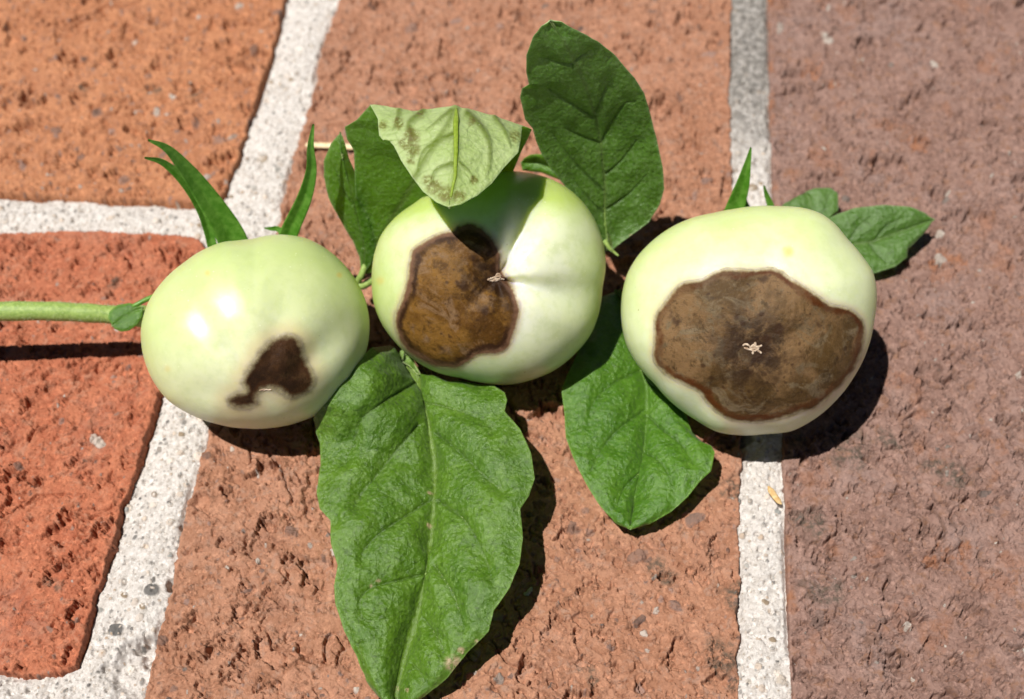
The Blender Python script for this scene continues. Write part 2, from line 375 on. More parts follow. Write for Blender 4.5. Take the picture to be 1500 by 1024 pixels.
def pave_grid(lo, hi, step=1.32):
    """grid over the box lo..hi whose cells keep the same size as they recede"""
    rows = at(np.full(900, 750.), np.linspace(1044, -14, 900), np.zeros(900))[:, 1]
    py = np.arange(1042, -14, -step); yf = at(np.full(len(py), 750.), py, np.zeros(len(py)))[:, 1]
    yf = yf[(yf > lo[1]) & (yf < hi[1])]
    ys = np.concatenate([np.arange(lo[1], yf[0]-.02, .3), yf, np.arange(yf[-1]+.3, hi[1]+.3, .3)])
    dz = (np.stack([0*ys, ys, 0*ys], 1)-CAM)@FWD/DIST
    s0 = min(lo[0]/dz.max(), lo[0]/dz.min()); s1 = max(hi[0]/dz.max(), hi[0]/dz.min())
    f = step*DIST/FPX; a, b = max(s0, -10.35), min(s1, 10.35)
    ss = np.concatenate([np.arange(s0, a-.02, .3), np.arange(a, b, f), np.arange(b+.02, s1+.3, .3) if s1 > b else []])
    return ss[None, :]*dz[:, None], np.repeat(ys[:, None], len(ss), 1)
def compact(V, F, attrs):
    used = np.unique(F); rm = np.full(len(V), -1, np.int64); rm[used] = np.arange(len(used))
    return V[used], rm[F], {k: a[used] for k, a in attrs.items()}
def build_brick(key, P, top, seed, res, tear, pits, ang, edge_r, stains, label, stone=.10, tornp=.0, edge_n=.075, crack=1.0, rough=1.0):
    P = np.array(P); lo = P.min(0)-.15; hi = P.max(0)+.15
    X, Y = pave_grid(lo, hi, res); shp = X.shape; x = X.ravel(); y = Y.ravel()
    d = -poly_sd(x, y, P)
    d = d + edge_n*fbm(x*2.6, y*2.6, 5, seed+3, .65) - edge_n*.3
    ca, sa = math.cos(ang), math.sin(ang); u = x*ca+y*sa; v = -x*sa+y*ca     # u along the drag of the wire cut
    wx = x+.25*perlin(x*1.3, y*1.3, seed+31); wy = y+.25*perlin(x*1.3, y*1.3, seed+32)
    h = .045*fbm(x*.28, y*.28, 3, seed) + .020*fbm(x*1.7, y*1.7, 4, seed+8, .55)
    h = h + rough*(.016*fbm(x*3.1, y*3.1, 5, seed+9, .62))
    # torn flakes: overlapping scales with a sheer front
    w = .75*fbm(u*.9, v*1.1, 4, seed+11, .6)
    for fr, am, sd_, lo_ in ((1.9, .085, 0, .08), (4.3, .055, 5, .0), (8.5, .022, 9, -.05)):
        q = v*fr + 2.1*w*fr**.55 + .9*perlin(u*fr*1.1, v*fr*.8, seed+14+sd_)
        f = q-np.floor(q)
        saw = np.where(f < .94, f/.94, (1-f)/.06)
        mk = sst(lo_, lo_+.26, perlin(u*fr*.55+3, v*fr*.75, seed+17+sd_))
        h = h + tear*am*mk*(saw**1.8-.35)
    # short cracks, sheer sided
    for fr, dp, sd_, lo_ in ((1.5, .085, 0, .14), (3.1, .060, 3, .08), (6.2, .032, 6, .05)):
        n_ = perlin(u*fr*.75+.5*wx, v*fr*1.5+.4*w, seed+51+sd_) + .22*perlin(u*fr*3, v*fr*3, seed+52+sd_)
        mk = sst(lo_, lo_+.2, perlin(u*fr*.6-7, v*fr*.8, seed+57+sd_)+.15*perlin(x*fr*2, y*fr*2, seed+58))
        h = h - crack*1.7*dp*mk*sst(.075, .03, np.abs(n_))
    # chips and pits torn out of the face
    for fr, pr, dp in ((1.15, .34, .17), (2.6, .26, .12), (5.5, .20, .06)):
        f1, f2, idv, dx, dy = worley(wx*fr, wy*fr, seed+int(fr*20))
        rr = .14+.26*((idv*7.3) % 1)
        sh = f1 + .42*fbm(x*fr*1.9, y*fr*1.9, 4, seed+41, .65)
        m = (idv < pr)*sst(rr, rr*.82, sh)
        h = h - pits*dp*m*(.55+.6*((idv*13.7) % 1)) + pits*dp*.35*(idv < pr)*sst(rr*1.7, rr*1.05, sh)*(1-m)*sst(-.1, .3, dy)
    # stones in the clay
    peb = np.zeros_like(x); pid = np.zeros_like(x)
    for fr, pr, hh in ((1.7, stone, .05), (3.9, stone*.9, .028), (7.5, stone*.9, .016)):
        f1, f2, idv, dx, dy = worley(wx*fr+fr, wy*fr, seed+77+int(fr))
        rr = .12+.20*((idv/pr*3.1) % 1); tt = idv*60
        ds = np.hypot((dx*np.cos(tt)+dy*np.sin(tt))*1.35, (dy*np.cos(tt)-dx*np.sin(tt))) + .16*fbm(x*fr*2.3, y*fr*2.3, 3, seed+4, .6)
        on = idv < pr; m = on*sst(rr, rr*.85, ds)
        h = h + m*hh*(.6-.5*ds/rr) - hh*1.3*on*sst(rr*1.45, rr*1.1, ds)*(1-m)*sst(.3, -.5, dx*.9+dy*.3+.2*perlin(x*4, y*4, seed+90))
        pid = np.where(m > peb, (idv/pr*.999), pid); peb = np.maximum(peb, m)
    h = h + rough*(.013*fbm(x*9, y*9, 4, seed+5, .75))
    torn = .55*tornp*sst(.30, .5, fbm(x*.95, y*.75, 4, seed+21, .6)) + .8*sst(.16, .04, d)*(tornp > 0)*sst(-.1, .3, perlin(x*2, y*2, seed+2))
    if tornp > 0:
        f1, f2, idv, dx, dy = worley(wx*.62, wy*.62, seed+87)
        m = .85*(idv < .22)*sst(.18, .10, f1+.34*fbm(x*2.2, y*1.5, 5, seed+88, .65)); torn = np.maximum(torn, m); h = h-.05*m
    stain = np.zeros_like(x)
    for (sx, sy, sr) in stains:
        dd = px_mask(x, y, sx, sy, sr)*74+ 22*fbm(x*2.1, y*2.1, 3, seed+61)
        stain = np.maximum(stain, sst(sr*.35, -sr*.5, dd))
    # rounded, worn arris, then sheer side
    e = np.clip(d/edge_r, 0, 1); h = h*sst(0, .12, d) - .16*(1-np.sqrt(1-(1-e)**2+1e-9))*(edge_r/.2)
    z = np.where(d > 0, top+h, top-.16*(edge_r/.2)+d*9.0); z = np.maximum(z, -.75)
    V = np.stack([x, y, z], 1); F = grid_faces(*shp)
    F = F[(d[F].max(1) > -.09)]
    V, F, A = compact(V, F, dict(torn=np.clip(torn, 0, 1), peb=peb, pid=pid, stain=stain))
    o = mesh_obj('brick', V, F, M_BRICK[key], paving, A); o['label'] = label
    return o
RES = 1.42
build_brick('ul', P_ul, .035, 100, RES*1.2, .7, 1.3, .1, .03, [(225, 130, 10), (120, 130, 8), (290, 143, 7)], 'orange red brick at the upper left of the paving', .22, crack=1.3)
build_brick('ll', P_ll, .055, 200, RES, 1.1, 1.0, .22, .035, [(165, 415, 14), (85, 470, 9), (85, 850, 10), (120, 680, 7)], 'bright red brick under the loose end of the green stem', .07)
build_brick('mid', P_mid, .03, 300, RES, .85, 1.0, -.55, .035, [(1060, 965, 30), (975, 835, 20), (1070, 880, 18), (960, 660, 8), (1075, 715, 16), (1075, 1010, 14), (870, 990, 9)], 'long pinkish brick under the middle tomato', .13)
build_brick('r', P_r, .03, 400, RES, 1.45, 1.15, .12, .05, [(1240, 655, 34), (1300, 640, 20), (1400, 700, 26), (1190, 770, 22), (1165, 650, 14), (1210, 870, 24), (1370, 690, 12)], 'mauve brown brick at the right', .12, .75, .03, 1.5, 1.25)

def build_mortar():
    X, Y = pave_grid((XMIN-1, YMIN-.6), (XMAX+1, YMAX+1), 1.48); shp = X.shape; x = X.ravel(); y = Y.ravel()
    d = np.full(x.shape, 1e9)
    for P in (P_ul, P_ll, P_mid, P_r): d = np.minimum(d, poly_sd(x, y, P))
    F = grid_faces(*shp); F = F[d[F].max(1) > -.12]
    used = np.unique(F); rm = np.full(len(x), -1, np.int64); rm[used] = np.arange(len(used)); F = rm[F]; x, y, d = x[used], y[used], d[used]
    dl = np.minimum(poly_sd(x, y, P_ul), poly_sd(x, y, P_ll)); base = -.03 - .085*sst(.9, .0, dl)
    base = base + .035*sst(.0, .45, d)
    h = .05*fbm(x*.9, y*.9, 4, 900) + .03*fbm(x*3, y*3, 3, 905, .6)
    peb = np.zeros_like(x); pid = np.zeros_like(x)
    for fr, pr, hh in ((2.3, .06, .040), (4.6, .28, .034), (9.5, .5, .026), (15, .6, .018)):
        f1, f2, idv, dx, dy = worley(x*fr+3, y*fr, 910+int(fr*10)); rr = .16+.24*((idv*17.3) % 1)
        el = 1+.5*((idv*5.1) % 1); th = idv*40
        dd = np.hypot((dx*np.cos(th)+dy*np.sin(th))*el, (-dx*np.sin(th)+dy*np.cos(th))) + .06*perlin(x*fr*3, y*fr*3, 915)
        on = idv < pr; m = on*sst(rr, rr*.8, dd)
        h = h + on*hh*np.sqrt(np.clip(1-(dd/rr)**2, 0, 1)) - .35*hh*on*sst(rr*1.5, rr*1.05, dd)*(1-m)
        if fr < 12:
            take = m > peb; pid = np.where(take, (idv/pr*.999+.13*fr) % 1, pid); peb = np.maximum(peb, m*(.95 if fr < 5 else .8))
    f1, f2, idv, dx, dy = worley(x*3.7, y*3.7, 951); h = h-.09*(idv < .30)*sst(.22, .12, f1+.12*perlin(x*9, y*9, 3))
    f1, f2, idv, dx, dy = worley(x*8.3, y*8.3, 953); h = h-.045*(idv < .22)*sst(.26, .14, f1)
    h = h + .022*fbm(x*9, y*9, 4, 930, .75)
    h = h - .11*sst(.10, .0, d)*sst(-.15, .3, perlin(x*.8, y*.8, 940)+.1)          # broken away along some brick edges
    for (px, py, r) in ((193, 985, 30), (222, 950, 16), (250, 860, 7)): h = h - .22*sst(r*.5, -r*.4, px_mask(x, y, px, py, r)*74+14*fbm(x*3, y*3, 3, 960))
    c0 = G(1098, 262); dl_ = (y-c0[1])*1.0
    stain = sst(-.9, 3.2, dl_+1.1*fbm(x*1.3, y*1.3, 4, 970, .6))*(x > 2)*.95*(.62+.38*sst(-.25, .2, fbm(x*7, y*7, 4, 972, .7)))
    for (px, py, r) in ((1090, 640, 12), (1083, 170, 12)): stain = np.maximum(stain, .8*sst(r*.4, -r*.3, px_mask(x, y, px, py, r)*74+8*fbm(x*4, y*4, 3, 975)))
    h = h - 1.6*np.clip(-d-.01, 0, 1)
    V = np.stack([x, y, base+h], 1)
    mesh_obj('mortar_joint', V, F, M_MORTAR, paving, dict(peb=peb, pid=pid, stain=stain))
build_mortar()
g_ = np.array([[-150, -150, -1.3], [150, -150, -1.3], [150, 150, -1.3], [-150, 150, -1.3]], float)
bed = mesh_obj('ground', g_, np.array([[0, 1, 2, 3]]), M_MORTAR, None, dict(peb=np.zeros(4), pid=np.zeros(4), stain=np.zeros(4)), smooth=False); bed['kind'] = 'structure'

# ------------------------------------------------------------------ tomatoes
def in_view(p):                            # where a point stands in the photograph, in its pixels
    q = np.asarray(p)-CAM; z = q@FWD
    return 750+FPX*(q@RGT)/z, 512-FPX*(q@UPV)/z
class Fruit: pass
def make_tomato(i, outline, scar, B, q, dimple, lobes, rots, label, flatn, shoulder_shade=0.0, l0=0.0, marks=(), NA=340, NT_=230, bulge=None):
    o = np.array(outline, float); cx = (o[:, 0].min()+o[:, 0].max())/2; cy = (o[:, 1].min()+o[:, 1].max())/2
    d = ray(np.array(cx), np.array(cy)).reshape(3); d /= np.linalg.norm(d); n = -d
    r = np.cross(d, [0, 0, 1]); r /= np.linalg.norm(r); u = np.cross(r, d)
    def offs(px, py, dist):                # offset in the plane across the line of sight
        v = ray(px, py); t = dist/(v@d); P = v*t[..., None]-d*dist
        return P@r, P@u
    def build(dist):
        ox, oy = offs(o[:, 0], o[:, 1], dist)
        al = np.unwrap(np.arctan2(oy, ox)); ra = np.hypot(ox, oy)
        if al[-1] < al[0]: al, ra = al[::-1], ra[::-1]
        al = np.concatenate([al-2*math.pi, al, al+2*math.pi]); ra = np.concatenate([ra]*3)
        a = np.linspace(0, 2*math.pi, NA, endpoint=False)
        fine = np.interp(np.linspace(-2, 8.5, 4000), al, ra); fine = smooth1(fine, 34)
        Rf = lambda ang: np.interp(np.mod(ang, 2*math.pi), np.linspace(-2, 8.5, 4000), fine)
        th = np.linspace(0.002, math.pi-.002, NT_)
        A, T = np.meshgrid(a, th)
        rho = np.sin(T)**q; wz = np.sign(np.cos(T))*np.abs(np.cos(T))**(flatn)
        R = Rf(A)
        X = R*rho*np.cos(A); Y = R*rho*np.sin(A)
        sx, sy = offs(np.array([scar[0]], float), np.array([scar[1]], float), dist); sx = sx[0]; sy = sy[0]
        def depth(X, Y, wz):
            W = B*wz
            D = np.hypot(X-sx, Y-sy); PH = np.arctan2(Y-sy, X-sx)
            fr = sst(-.05, .45, wz)
            W = W - fr*dimple[0]*np.exp(-(D/dimple[1])**2)
            for (ph, wd, am, r0, r1) in lobes:                # furrows running out from the scar
                dp = np.mod(PH-math.radians(ph)+math.pi, 2*math.pi)-math.pi
                W = W - fr*am*np.exp(-(dp/wd)**2)*sst(l0*.3, l0+.3, D)*sst(r1, r0, D)
            if bulge:
                for (bx, by, br, ba) in bulge:
                    qx, qy = offs(np.array([bx], float), np.array([by], float), dist)
                    W = W + fr*ba*np.exp(-((X-qx[0])**2+(Y-qy[0])**2)/br**2)
            W = W + .012*fbm(X*1.1+i*7, Y*1.1, 3, 60+i)*fr
            return W, D
        W, D = depth(X, Y, wz)
        C = CAM+d*dist
        V = C+X[..., None]*r+Y[..., None]*u+W[..., None]*n
        return V, X, Y, W, D, Rf, depth, C, (sx, sy)
    lo, hi = 18.0, 27.0
    for _ in range(22):                    # let it down along the line of sight until it rests on the brick
        mid = (lo+hi)/2; V = build(mid)[0]
        if V[..., 2].min() > .03: lo = mid
        else: hi = mid
    V, X, Y, W, D, Rf, depth, C, sc = build((lo+hi)/2); dist = (lo+hi)/2
    pxv, pyv = in_view(V.reshape(-1, 3))
    sd = np.full(pxv.shape, 5.0)
    for P in rots: sd = np.minimum(sd, poly_sd(pxv, pyv, spline(list(P)+[P[0]], 160)[:-1])*dist/FPX)
    front = (W.ravel() > -.12)
    sd = np.where(front, sd, 5.0)
    Bv = np.array([sc[0]*.8, sc[1]*.8, 1.0]); Bv[2] = 1.3; Bv /= np.linalg.norm(Bv)
    nn = np.stack([X, Y, W], -1).reshape(-1, 3); nn /= np.linalg.norm(nn, axis=1, keepdims=True)
    ang = np.arccos(np.clip(nn@Bv, -1, 1))/(math.pi*.72)
    ang = ang + shoulder_shade*sst(.7, 2.0, (Y-sc[1]).ravel())  # green shoulder; also paints the middle fruit's green leaf shade into the colour
    Vf = V.reshape(-1, 3)
    # a rotten spot has sunk a little
    Vn = grid_normals(Vf, *X.shape); Vn = Vn*np.sign((Vn*(Vf-C)).sum(1))[:, None]
    Vf = Vf - Vn*(.022*sst(.03, -.22, sd)-.012*sst(-.02, -.5, sd))[:, None]
    xr, yr = X.ravel(), Y.ravel()
    Vf = Vf + Vn*(sst(.0, -.12, sd)*.010*fbm(xr*3.2, yr*3.2, 4, 80+i, .6))[:, None]
    nrm = grid_normals(Vf, *X.shape)
    G_ = Vf.reshape(*X.shape, 3); Gw = np.concatenate([G_[:, -2:], G_, G_[:, :2]], 1)
    nrm = grid_normals(Gw.reshape(-1, 3), X.shape[0], X.shape[1]+4).reshape(X.shape[0], -1, 3)[:, 2:-2].reshape(-1, 3)
    nrm = nrm*np.sign((nrm*(Vf-C)).sum(1))[:, None]
    nrm[:NA] = n; nrm[-NA:] = d
    F = grid_faces(NT_, NA, True)[:, ::-1]
    base = Vf[np.argmin(Vf[:, 2])].copy(); base[2] = 0
    t = thing('green_tomato', label, 'tomato', base, 'green tomatoes in a row on the bricks')
    isr = sd[F].mean(1) < .03
    poles = [np.array([Vf[:NA].mean(0)]), np.array([Vf[-NA:].mean(0)])]
    mark = np.zeros(len(pxv))
    for (mx, my, mr, ma) in marks: mark = np.maximum(mark, ma*front*np.exp(-(((pxv-mx)**2+(pyv-my)**2)/mr**2)**1.5))
    at_ = dict(mark=mark, sd=sd, ang=ang, sc=D.ravel())
    for nm, sel in (('fruit', ~isr), ('rot_patch', isr)):
        Fs = F[sel]; us = np.unique(Fs); rm = np.full(len(Vf), -1, np.int64); rm[us] = np.arange(len(us))
        mesh_obj(nm, Vf[us], rm[Fs], M_FRUIT[i], t, {k: a[us] for k, a in at_.items()}, normals=nrm[us])
    f = Fruit(); f.t = t; f.C = C; f.n = n; f.r = r; f.u = u; f.dist = dist; f.V = Vf; f.N = nrm; f.px = pxv; f.py = pyv; f.front = front
    print('tomato', i, 'dist', round(dist, 2), 'centre', np.round(C, 2), 'top', round(Vf[:, 2].max(), 2))
    return f
def on_skin(f, px, py):                    # the point of the skin seen at this pixel
    k = np.where(f.front, (f.px-px)**2+(f.py-py)**2, 1e9); j = int(np.argmin(k)); return f.V[j], f.N[j]
def scar_part(f, lines, rad, lift=.004):
    parts = []
    for L in lines:
        P = np.array([on_skin(f, x, y)[0]+on_skin(f, x, y)[1]*lift for x, y in L])
        P = spline(P, 5*len(L)) if len(L) > 2 else np.linspace(P[0], P[-1], 6)
        rr = rad*(.75+.5*np.random.rand(len(P))); rr[0] *= .4; rr[-1] *= .4
        parts.append(tube_geo(P+np.random.randn(*P.shape)*rad*.18, rr, 7))
    V, F = merge(parts); mesh_obj('blossom_scar', V, F, M_CORK, f.t)

O1 = [(425, 345), (406, 344), (388, 346), (370, 351), (347, 353), (326, 355), (305, 363), (270, 385), (240, 411), (218, 442), (207, 480), (209, 515), (222, 553), (245, 585), (280, 607), (320, 621), (360, 627), (400, 626), (440, 617), (472, 603), (502, 577), (525, 542), (538, 507), (541, 475), (535, 440), (520, 409), (495, 379), (467, 358), (447, 349)]
O2 = [(730, 252), (770, 253), (800, 260), (830, 275), (855, 298), (872, 324), (884, 360), (887, 390), (882, 420), (878, 455), (865, 490), (842, 518), (815, 540), (782, 555), (745, 563), (705, 560), (675, 553), (640, 545), (606, 526), (580, 502), (560, 475), (548, 445), (545, 410), (548, 375), (558, 345), (580, 318), (605, 300), (628, 284), (660, 268), (695, 257)]
O3 = [(1140, 303), (1175, 305), (1200, 312), (1220, 326), (1240, 350), (1262, 375), (1279, 400), (1284, 430), (1280, 470), (1270, 512), (1250, 552), (1225, 585), (1190, 615), (1160, 631), (1120, 635), (1085, 637), (1050, 632), (1020, 615), (990, 594), (960, 562), (935, 535), (918, 505), (911, 470), (912, 430), (920, 400), (935, 375), (960, 350), (990, 330), (1020, 318), (1045, 313), (1075, 307), (1104, 303)]
ROT1 = [[(355, 561), (367, 539), (383, 514), (399, 499), (424, 491), (439, 500), (446, 524), (458, 546), (460, 561), (449, 575), (430, 583), (417, 578), (405, 571), (386, 571), (375, 580), (374, 594), (355, 599), (338, 594), (335, 585), (346, 577), (361, 572)]]
ROT2 = [[(604, 367), (625, 352), (647, 342), (666, 337), (671, 331), (689, 328), (706, 335), (722, 352), (733, 375), (735, 395), (743, 409), (754, 430), (760, 451), (755, 479), (745, 507), (727, 518), (703, 519), (685, 530), (671, 539), (647, 539), (622, 530), (597, 514), (583, 490), (579, 465), (587, 444), (597, 416), (599, 391)]]
ROT3 = [[(960, 470), (964, 460), (983, 433), (1001, 416), (1030, 410), (1054, 396), (1078, 395), (1104, 398), (1122, 394), (1138, 396), (1152, 405), (1167, 415), (1194, 432), (1215, 447), (1239, 452), (1254, 460), (1266, 478), (1264, 502), (1257, 528), (1239, 555), (1215, 581), (1194, 597), (1162, 607), (1136, 614), (1099, 619), (1072, 615), (1054, 605), (1038, 592), (1025, 573), (1004, 563), (977, 549), (962, 534), (958, 518), (960, 497)]]
T1 = make_tomato(0, O1, (388, 574), 1.72, .95, (.03, .3), [(112, .16, .07, 1.2, 4.5), (66, .2, .06, 1.2, 4.5), (24, .22, .13, 1.1, 3.6), (160, .25, .07, 1.0, 3.6)], ROT1,
    'leftmost green tomato on the long stem, with a small black rot spot low down', .92, .04, .9, [(304, 400, 4, .55), (497, 403, 4, .8), (245, 540, 5, .35)])
T2 = make_tomato(1, O2, (728, 408), 1.75, .93, (.30, .38), [(62, .26, .26, .7, 3.0), (-14, .24, .22, .9, 3.0), (150, .3, .06, .5, 2.5), (-80, .3, .07, .6, 2.6), (-140, .3, .05, .6, 2.4)], ROT2,
    'middle green tomato with an amber brown rot patch under a curled leaf', .95, .34, 0.0, [(557, 411, 6, .5), (770, 262, 4, .4)])
T3 = make_tomato(2, O3, (1103, 510), 1.70, .88, (.06, .35), [(95, .3, .09, 1.9, 3.4), (30, .3, .13, 1.9, 3.4), (-55, .25, .08, 1.9, 3.2), (-118, .25, .14, 1.9, 3.2), (170, .3, .08, 1.9, 3.2)], ROT3,
    'rightmost green tomato with a large grey brown rot patch and a pale star scar', .88, 0.0, 1.1, [(1155, 369, 8, .75), (1150, 365, 4, .6)])
scar_part(T1, [[(380, 573), (386, 570), (392, 570.5), (398, 569.5)], [(384, 572.5), (390, 572)]], .011)
scar_part(T2, [[(714, 411), (720, 408), (727, 406), (735, 404)], [(716, 412), (724, 411), (733, 409), (738, 409)], [(727, 405), (729, 401), (733, 405)], [(720, 412), (727, 408)], [(722, 409), (728, 409), (734, 406)]], .018)
s3 = [(1097, 508), (1106, 501), (1109, 507), (1117, 507), (1113, 512), (1116, 518), (1108, 516), (1103, 520), (1099, 513), (1097, 508)]
ct = (1104, 510)
scar_part(T3, [[(1098, 509), (1104, 507), (1110, 509)], [(1100, 513), (1106, 513), (1111, 511)], [ct, (1106, 505), (1106, 501)], [ct, (1111, 508), (1117, 507)], [ct, (1110, 513), (1116, 518)], [ct, (1103, 515), (1103, 520)], [ct, (1099, 511), (1096, 511)], [(1088, 507), (1093, 503), (1098, 508)], [(1090, 509), (1097, 511)], [(1106, 501), (1104, 508)], [(1098, 510), (1101, 506), (1108, 504)], [(1112, 509), (1110, 514)]], .019)

# ------------------------------------------------------------------ leaves
def sample_curve(pts, n, zs=6, ps=1):
    """pts are (px, py, height[, t]); t pins a point to a row, the rest follow by length"""
    P = np.array([p[:3] for p in pts], float); L = np.concatenate([[0], np.cumsum(np.hypot(*np.diff(P[:, :2], axis=0).T))])
    anch = [(0, 0.0)]+[(i, p[3]) for i, p in enumerate(pts) if len(p) > 3]+[(len(pts)-1, 1.0)]
    anch = sorted(set(anch)); ai = [a for a, _ in anch]; av = [v for _, v in anch]
    T = np.interp(L, L[ai], av); T = T+np.arange(len(T))*1e-9
    t = np.linspace(0, 1, n)
    return np.stack([smooth1(np.interp(t, T, P[:, 0]), ps), smooth1(np.interp(t, T, P[:, 1]), ps), smooth1(np.interp(t, T, P[:, 2]), zs)], 1)
def leaf_blade(parent, name, Lp, Mp, Rp, veins, mats, nrow=240, ncol=81, bulge=.06, cup=0.0, seed=0, spots=(), thick=.022, vw=2.2, vdeep=.03, ruff=.03, under_raise=.0, zs=9, ps=1, wave=.02, veincol=.6):
    L = sample_curve(Lp, nrow, zs, ps); M = sample_curve(Mp, nrow, zs, 3); R = sample_curve(Rp, nrow, zs, ps)
    u = np.linspace(-1, 1, ncol); U = np.abs(u)[None, :, None]
    Q = np.where((u < 0)[None, :, None], M[:, None]*(1-U)+L[:, None]*U, M[:, None]*(1-U)+R[:, None]*U)
    px, py, z = Q[..., 0], Q[..., 1], Q[..., 2].copy()
    if name == 'folded':               # the fold itself is not a straight crease
        w_ = np.exp(-((np.linspace(0, 1, nrow)-.55)/.05)**2)[:, None]; py = py + w_*(3.2*np.sin(np.clip(-u, 0, 1)*math.pi*1.6-.5)*(u < 0) - 3*np.sin(np.clip(u, 0, 1)*math.pi))[None]
    z = z + cup*4*(np.abs(u)*(1-np.abs(u)))[None]
    vm = np.zeros(px.shape); near = np.full(px.shape, 1e9)
    for (pts, wgt) in veins:
        P = spline(pts, max(8, 4*len(pts))); dd, pr = seg_d(px, py, P); ww = vw*wgt*(1.15-.7*pr)
        vm = np.maximum(vm, np.exp(-(dd/ww)**2)*min(1, .55+.45*wgt)*(1-.45*pr)); near = np.minimum(near, dd*(1+.4*pr))
    dd, pr = seg_d(px, py, M[::6, :2]); mid = np.exp(-(dd/(vw*1.1))**2)*(1-.6*pr); near = np.minimum(near, dd)
    edge = (1-np.abs(u))[None]
    bl = bulge*(1-np.exp(-(near/16.)**2))*sst(0, .3, edge)
    P0 = at(px, py, z); V = P0.reshape(-1, 3); N = grid_normals(V, nrow, ncol)
    if name != 'folded': N = N*np.sign((N@np.array([0, -.545, .839])).mean())
    else: N = N*np.sign((N[:nrow*ncol//4]@np.array([0, -.545, .839])).mean())
    xs, ys = px.ravel()/74, py.ravel()/74
    h = bl.ravel() - vdeep*np.maximum(vm, mid*.8).ravel() + wave*fbm(xs*.9, ys*.9, 3, seed)+.012*fbm(xs*3.5, ys*3.5, 3, seed+4) + ruff*(1-edge**.5+0*px).ravel()*perlin(xs*1.6, ys*1.6, seed+9)
    top = V+N*h[:, None]; n2 = grid_normals(top, nrow, ncol); n2 = n2*np.sign((n2*N).sum(1))[:, None]
    tk = thick*(.35+.65*sst(0, .06, edge+0*px)).ravel() + under_raise*np.maximum(vm, mid).ravel()
    bot = top-n2*tk[:, None]
    F = grid_faces(nrow, ncol); fn = np.cross(top[F[0, 1]]-top[F[0, 0]], top[F[0, 3]]-top[F[0, 0]])
    flip = (np.cross(top[F[:, 1]]-top[F[:, 0]], top[F[:, 3]]-top[F[:, 0]])*n2[F[:, 0]]).sum() < 0
    if flip: F = F[:, ::-1]
    k = nrow*ncol; FB = F[:, ::-1]+k
    i = np.arange(nrow-1); j = np.arange(ncol-1)
    side = [np.stack([i*ncol, (i+1)*ncol, (i+1)*ncol+k, i*ncol+k], 1), np.stack([(i+1)*ncol+ncol-1, i*ncol+ncol-1, i*ncol+ncol-1+k, (i+1)*ncol+ncol-1+k], 1),
            np.stack([j+1, j, j+k, j+1+k], 1), np.stack([(nrow-1)*ncol+j, (nrow-1)*ncol+j+1, (nrow-1)*ncol+j+1+k, (nrow-1)*ncol+j+k], 1)]
    side = np.vstack(side)
    if flip: side = side[:, ::-1]
    spot = np.zeros(px.shape)
    for (sx, sy, sr) in spots: spot = np.maximum(spot, sst(sr, sr*.4, np.hypot(px-sx, py-sy)+4*perlin(px/6, py/6, seed+2)))
    vein = np.clip(vm*veincol, 0, 1).ravel(); rib = (mid*(.6 if veincol < .8 else .95)).ravel()
    edg = np.minimum(np.hypot(px-px[:, :1], py-py[:, :1]), np.hypot(px-px[:, -1:], py-py[:, -1:])); edg = sst(3.4, .6, edg).ravel()
    A = dict(rib=np.concatenate([rib]*2), edge=np.concatenate([edg]*2), vein=np.concatenate([vein]*2), spot=np.concatenate([spot.ravel()]*2))
    o = mesh_obj('leaf_blade', np.vstack([top, bot]), [np.vstack([F, FB, side])], mats, parent, A,
                 mat_idx=np.concatenate([np.zeros(len(F)), np.ones(len(FB)), np.zeros(len(side))]))
    return o, top.reshape(nrow, ncol, 3), n2.reshape(nrow, ncol, 3), bot.reshape(nrow, ncol, 3)
def midrib_part(parent, top, nrm, r0, r1, a=0.0, b=.95, lift=-.006, mat=None, name='midrib', seg=8):
    nr, nc = top.shape[:2]; i = np.arange(int(a*(nr-1)), int(b*(nr-1)), 3)
    P = top[i, nc//2]+nrm[i, nc//2]*lift
    V, F = tube_geo(P, np.linspace(r0, r1, len(P)), seg, .7, nrm[i, nc//2].mean(0)); return mesh_obj(name, V, F, mat or M_VEIN, parent)
def leaf(label, base_px, base_z):
    b = at(np.array([base_px[0]], float), np.array([base_px[1]], float), base_z)[0]; b[2] = 0
    return thing('tomato_leaf', label, 'leaf', b, 'tomato leaves lying among the fruit')

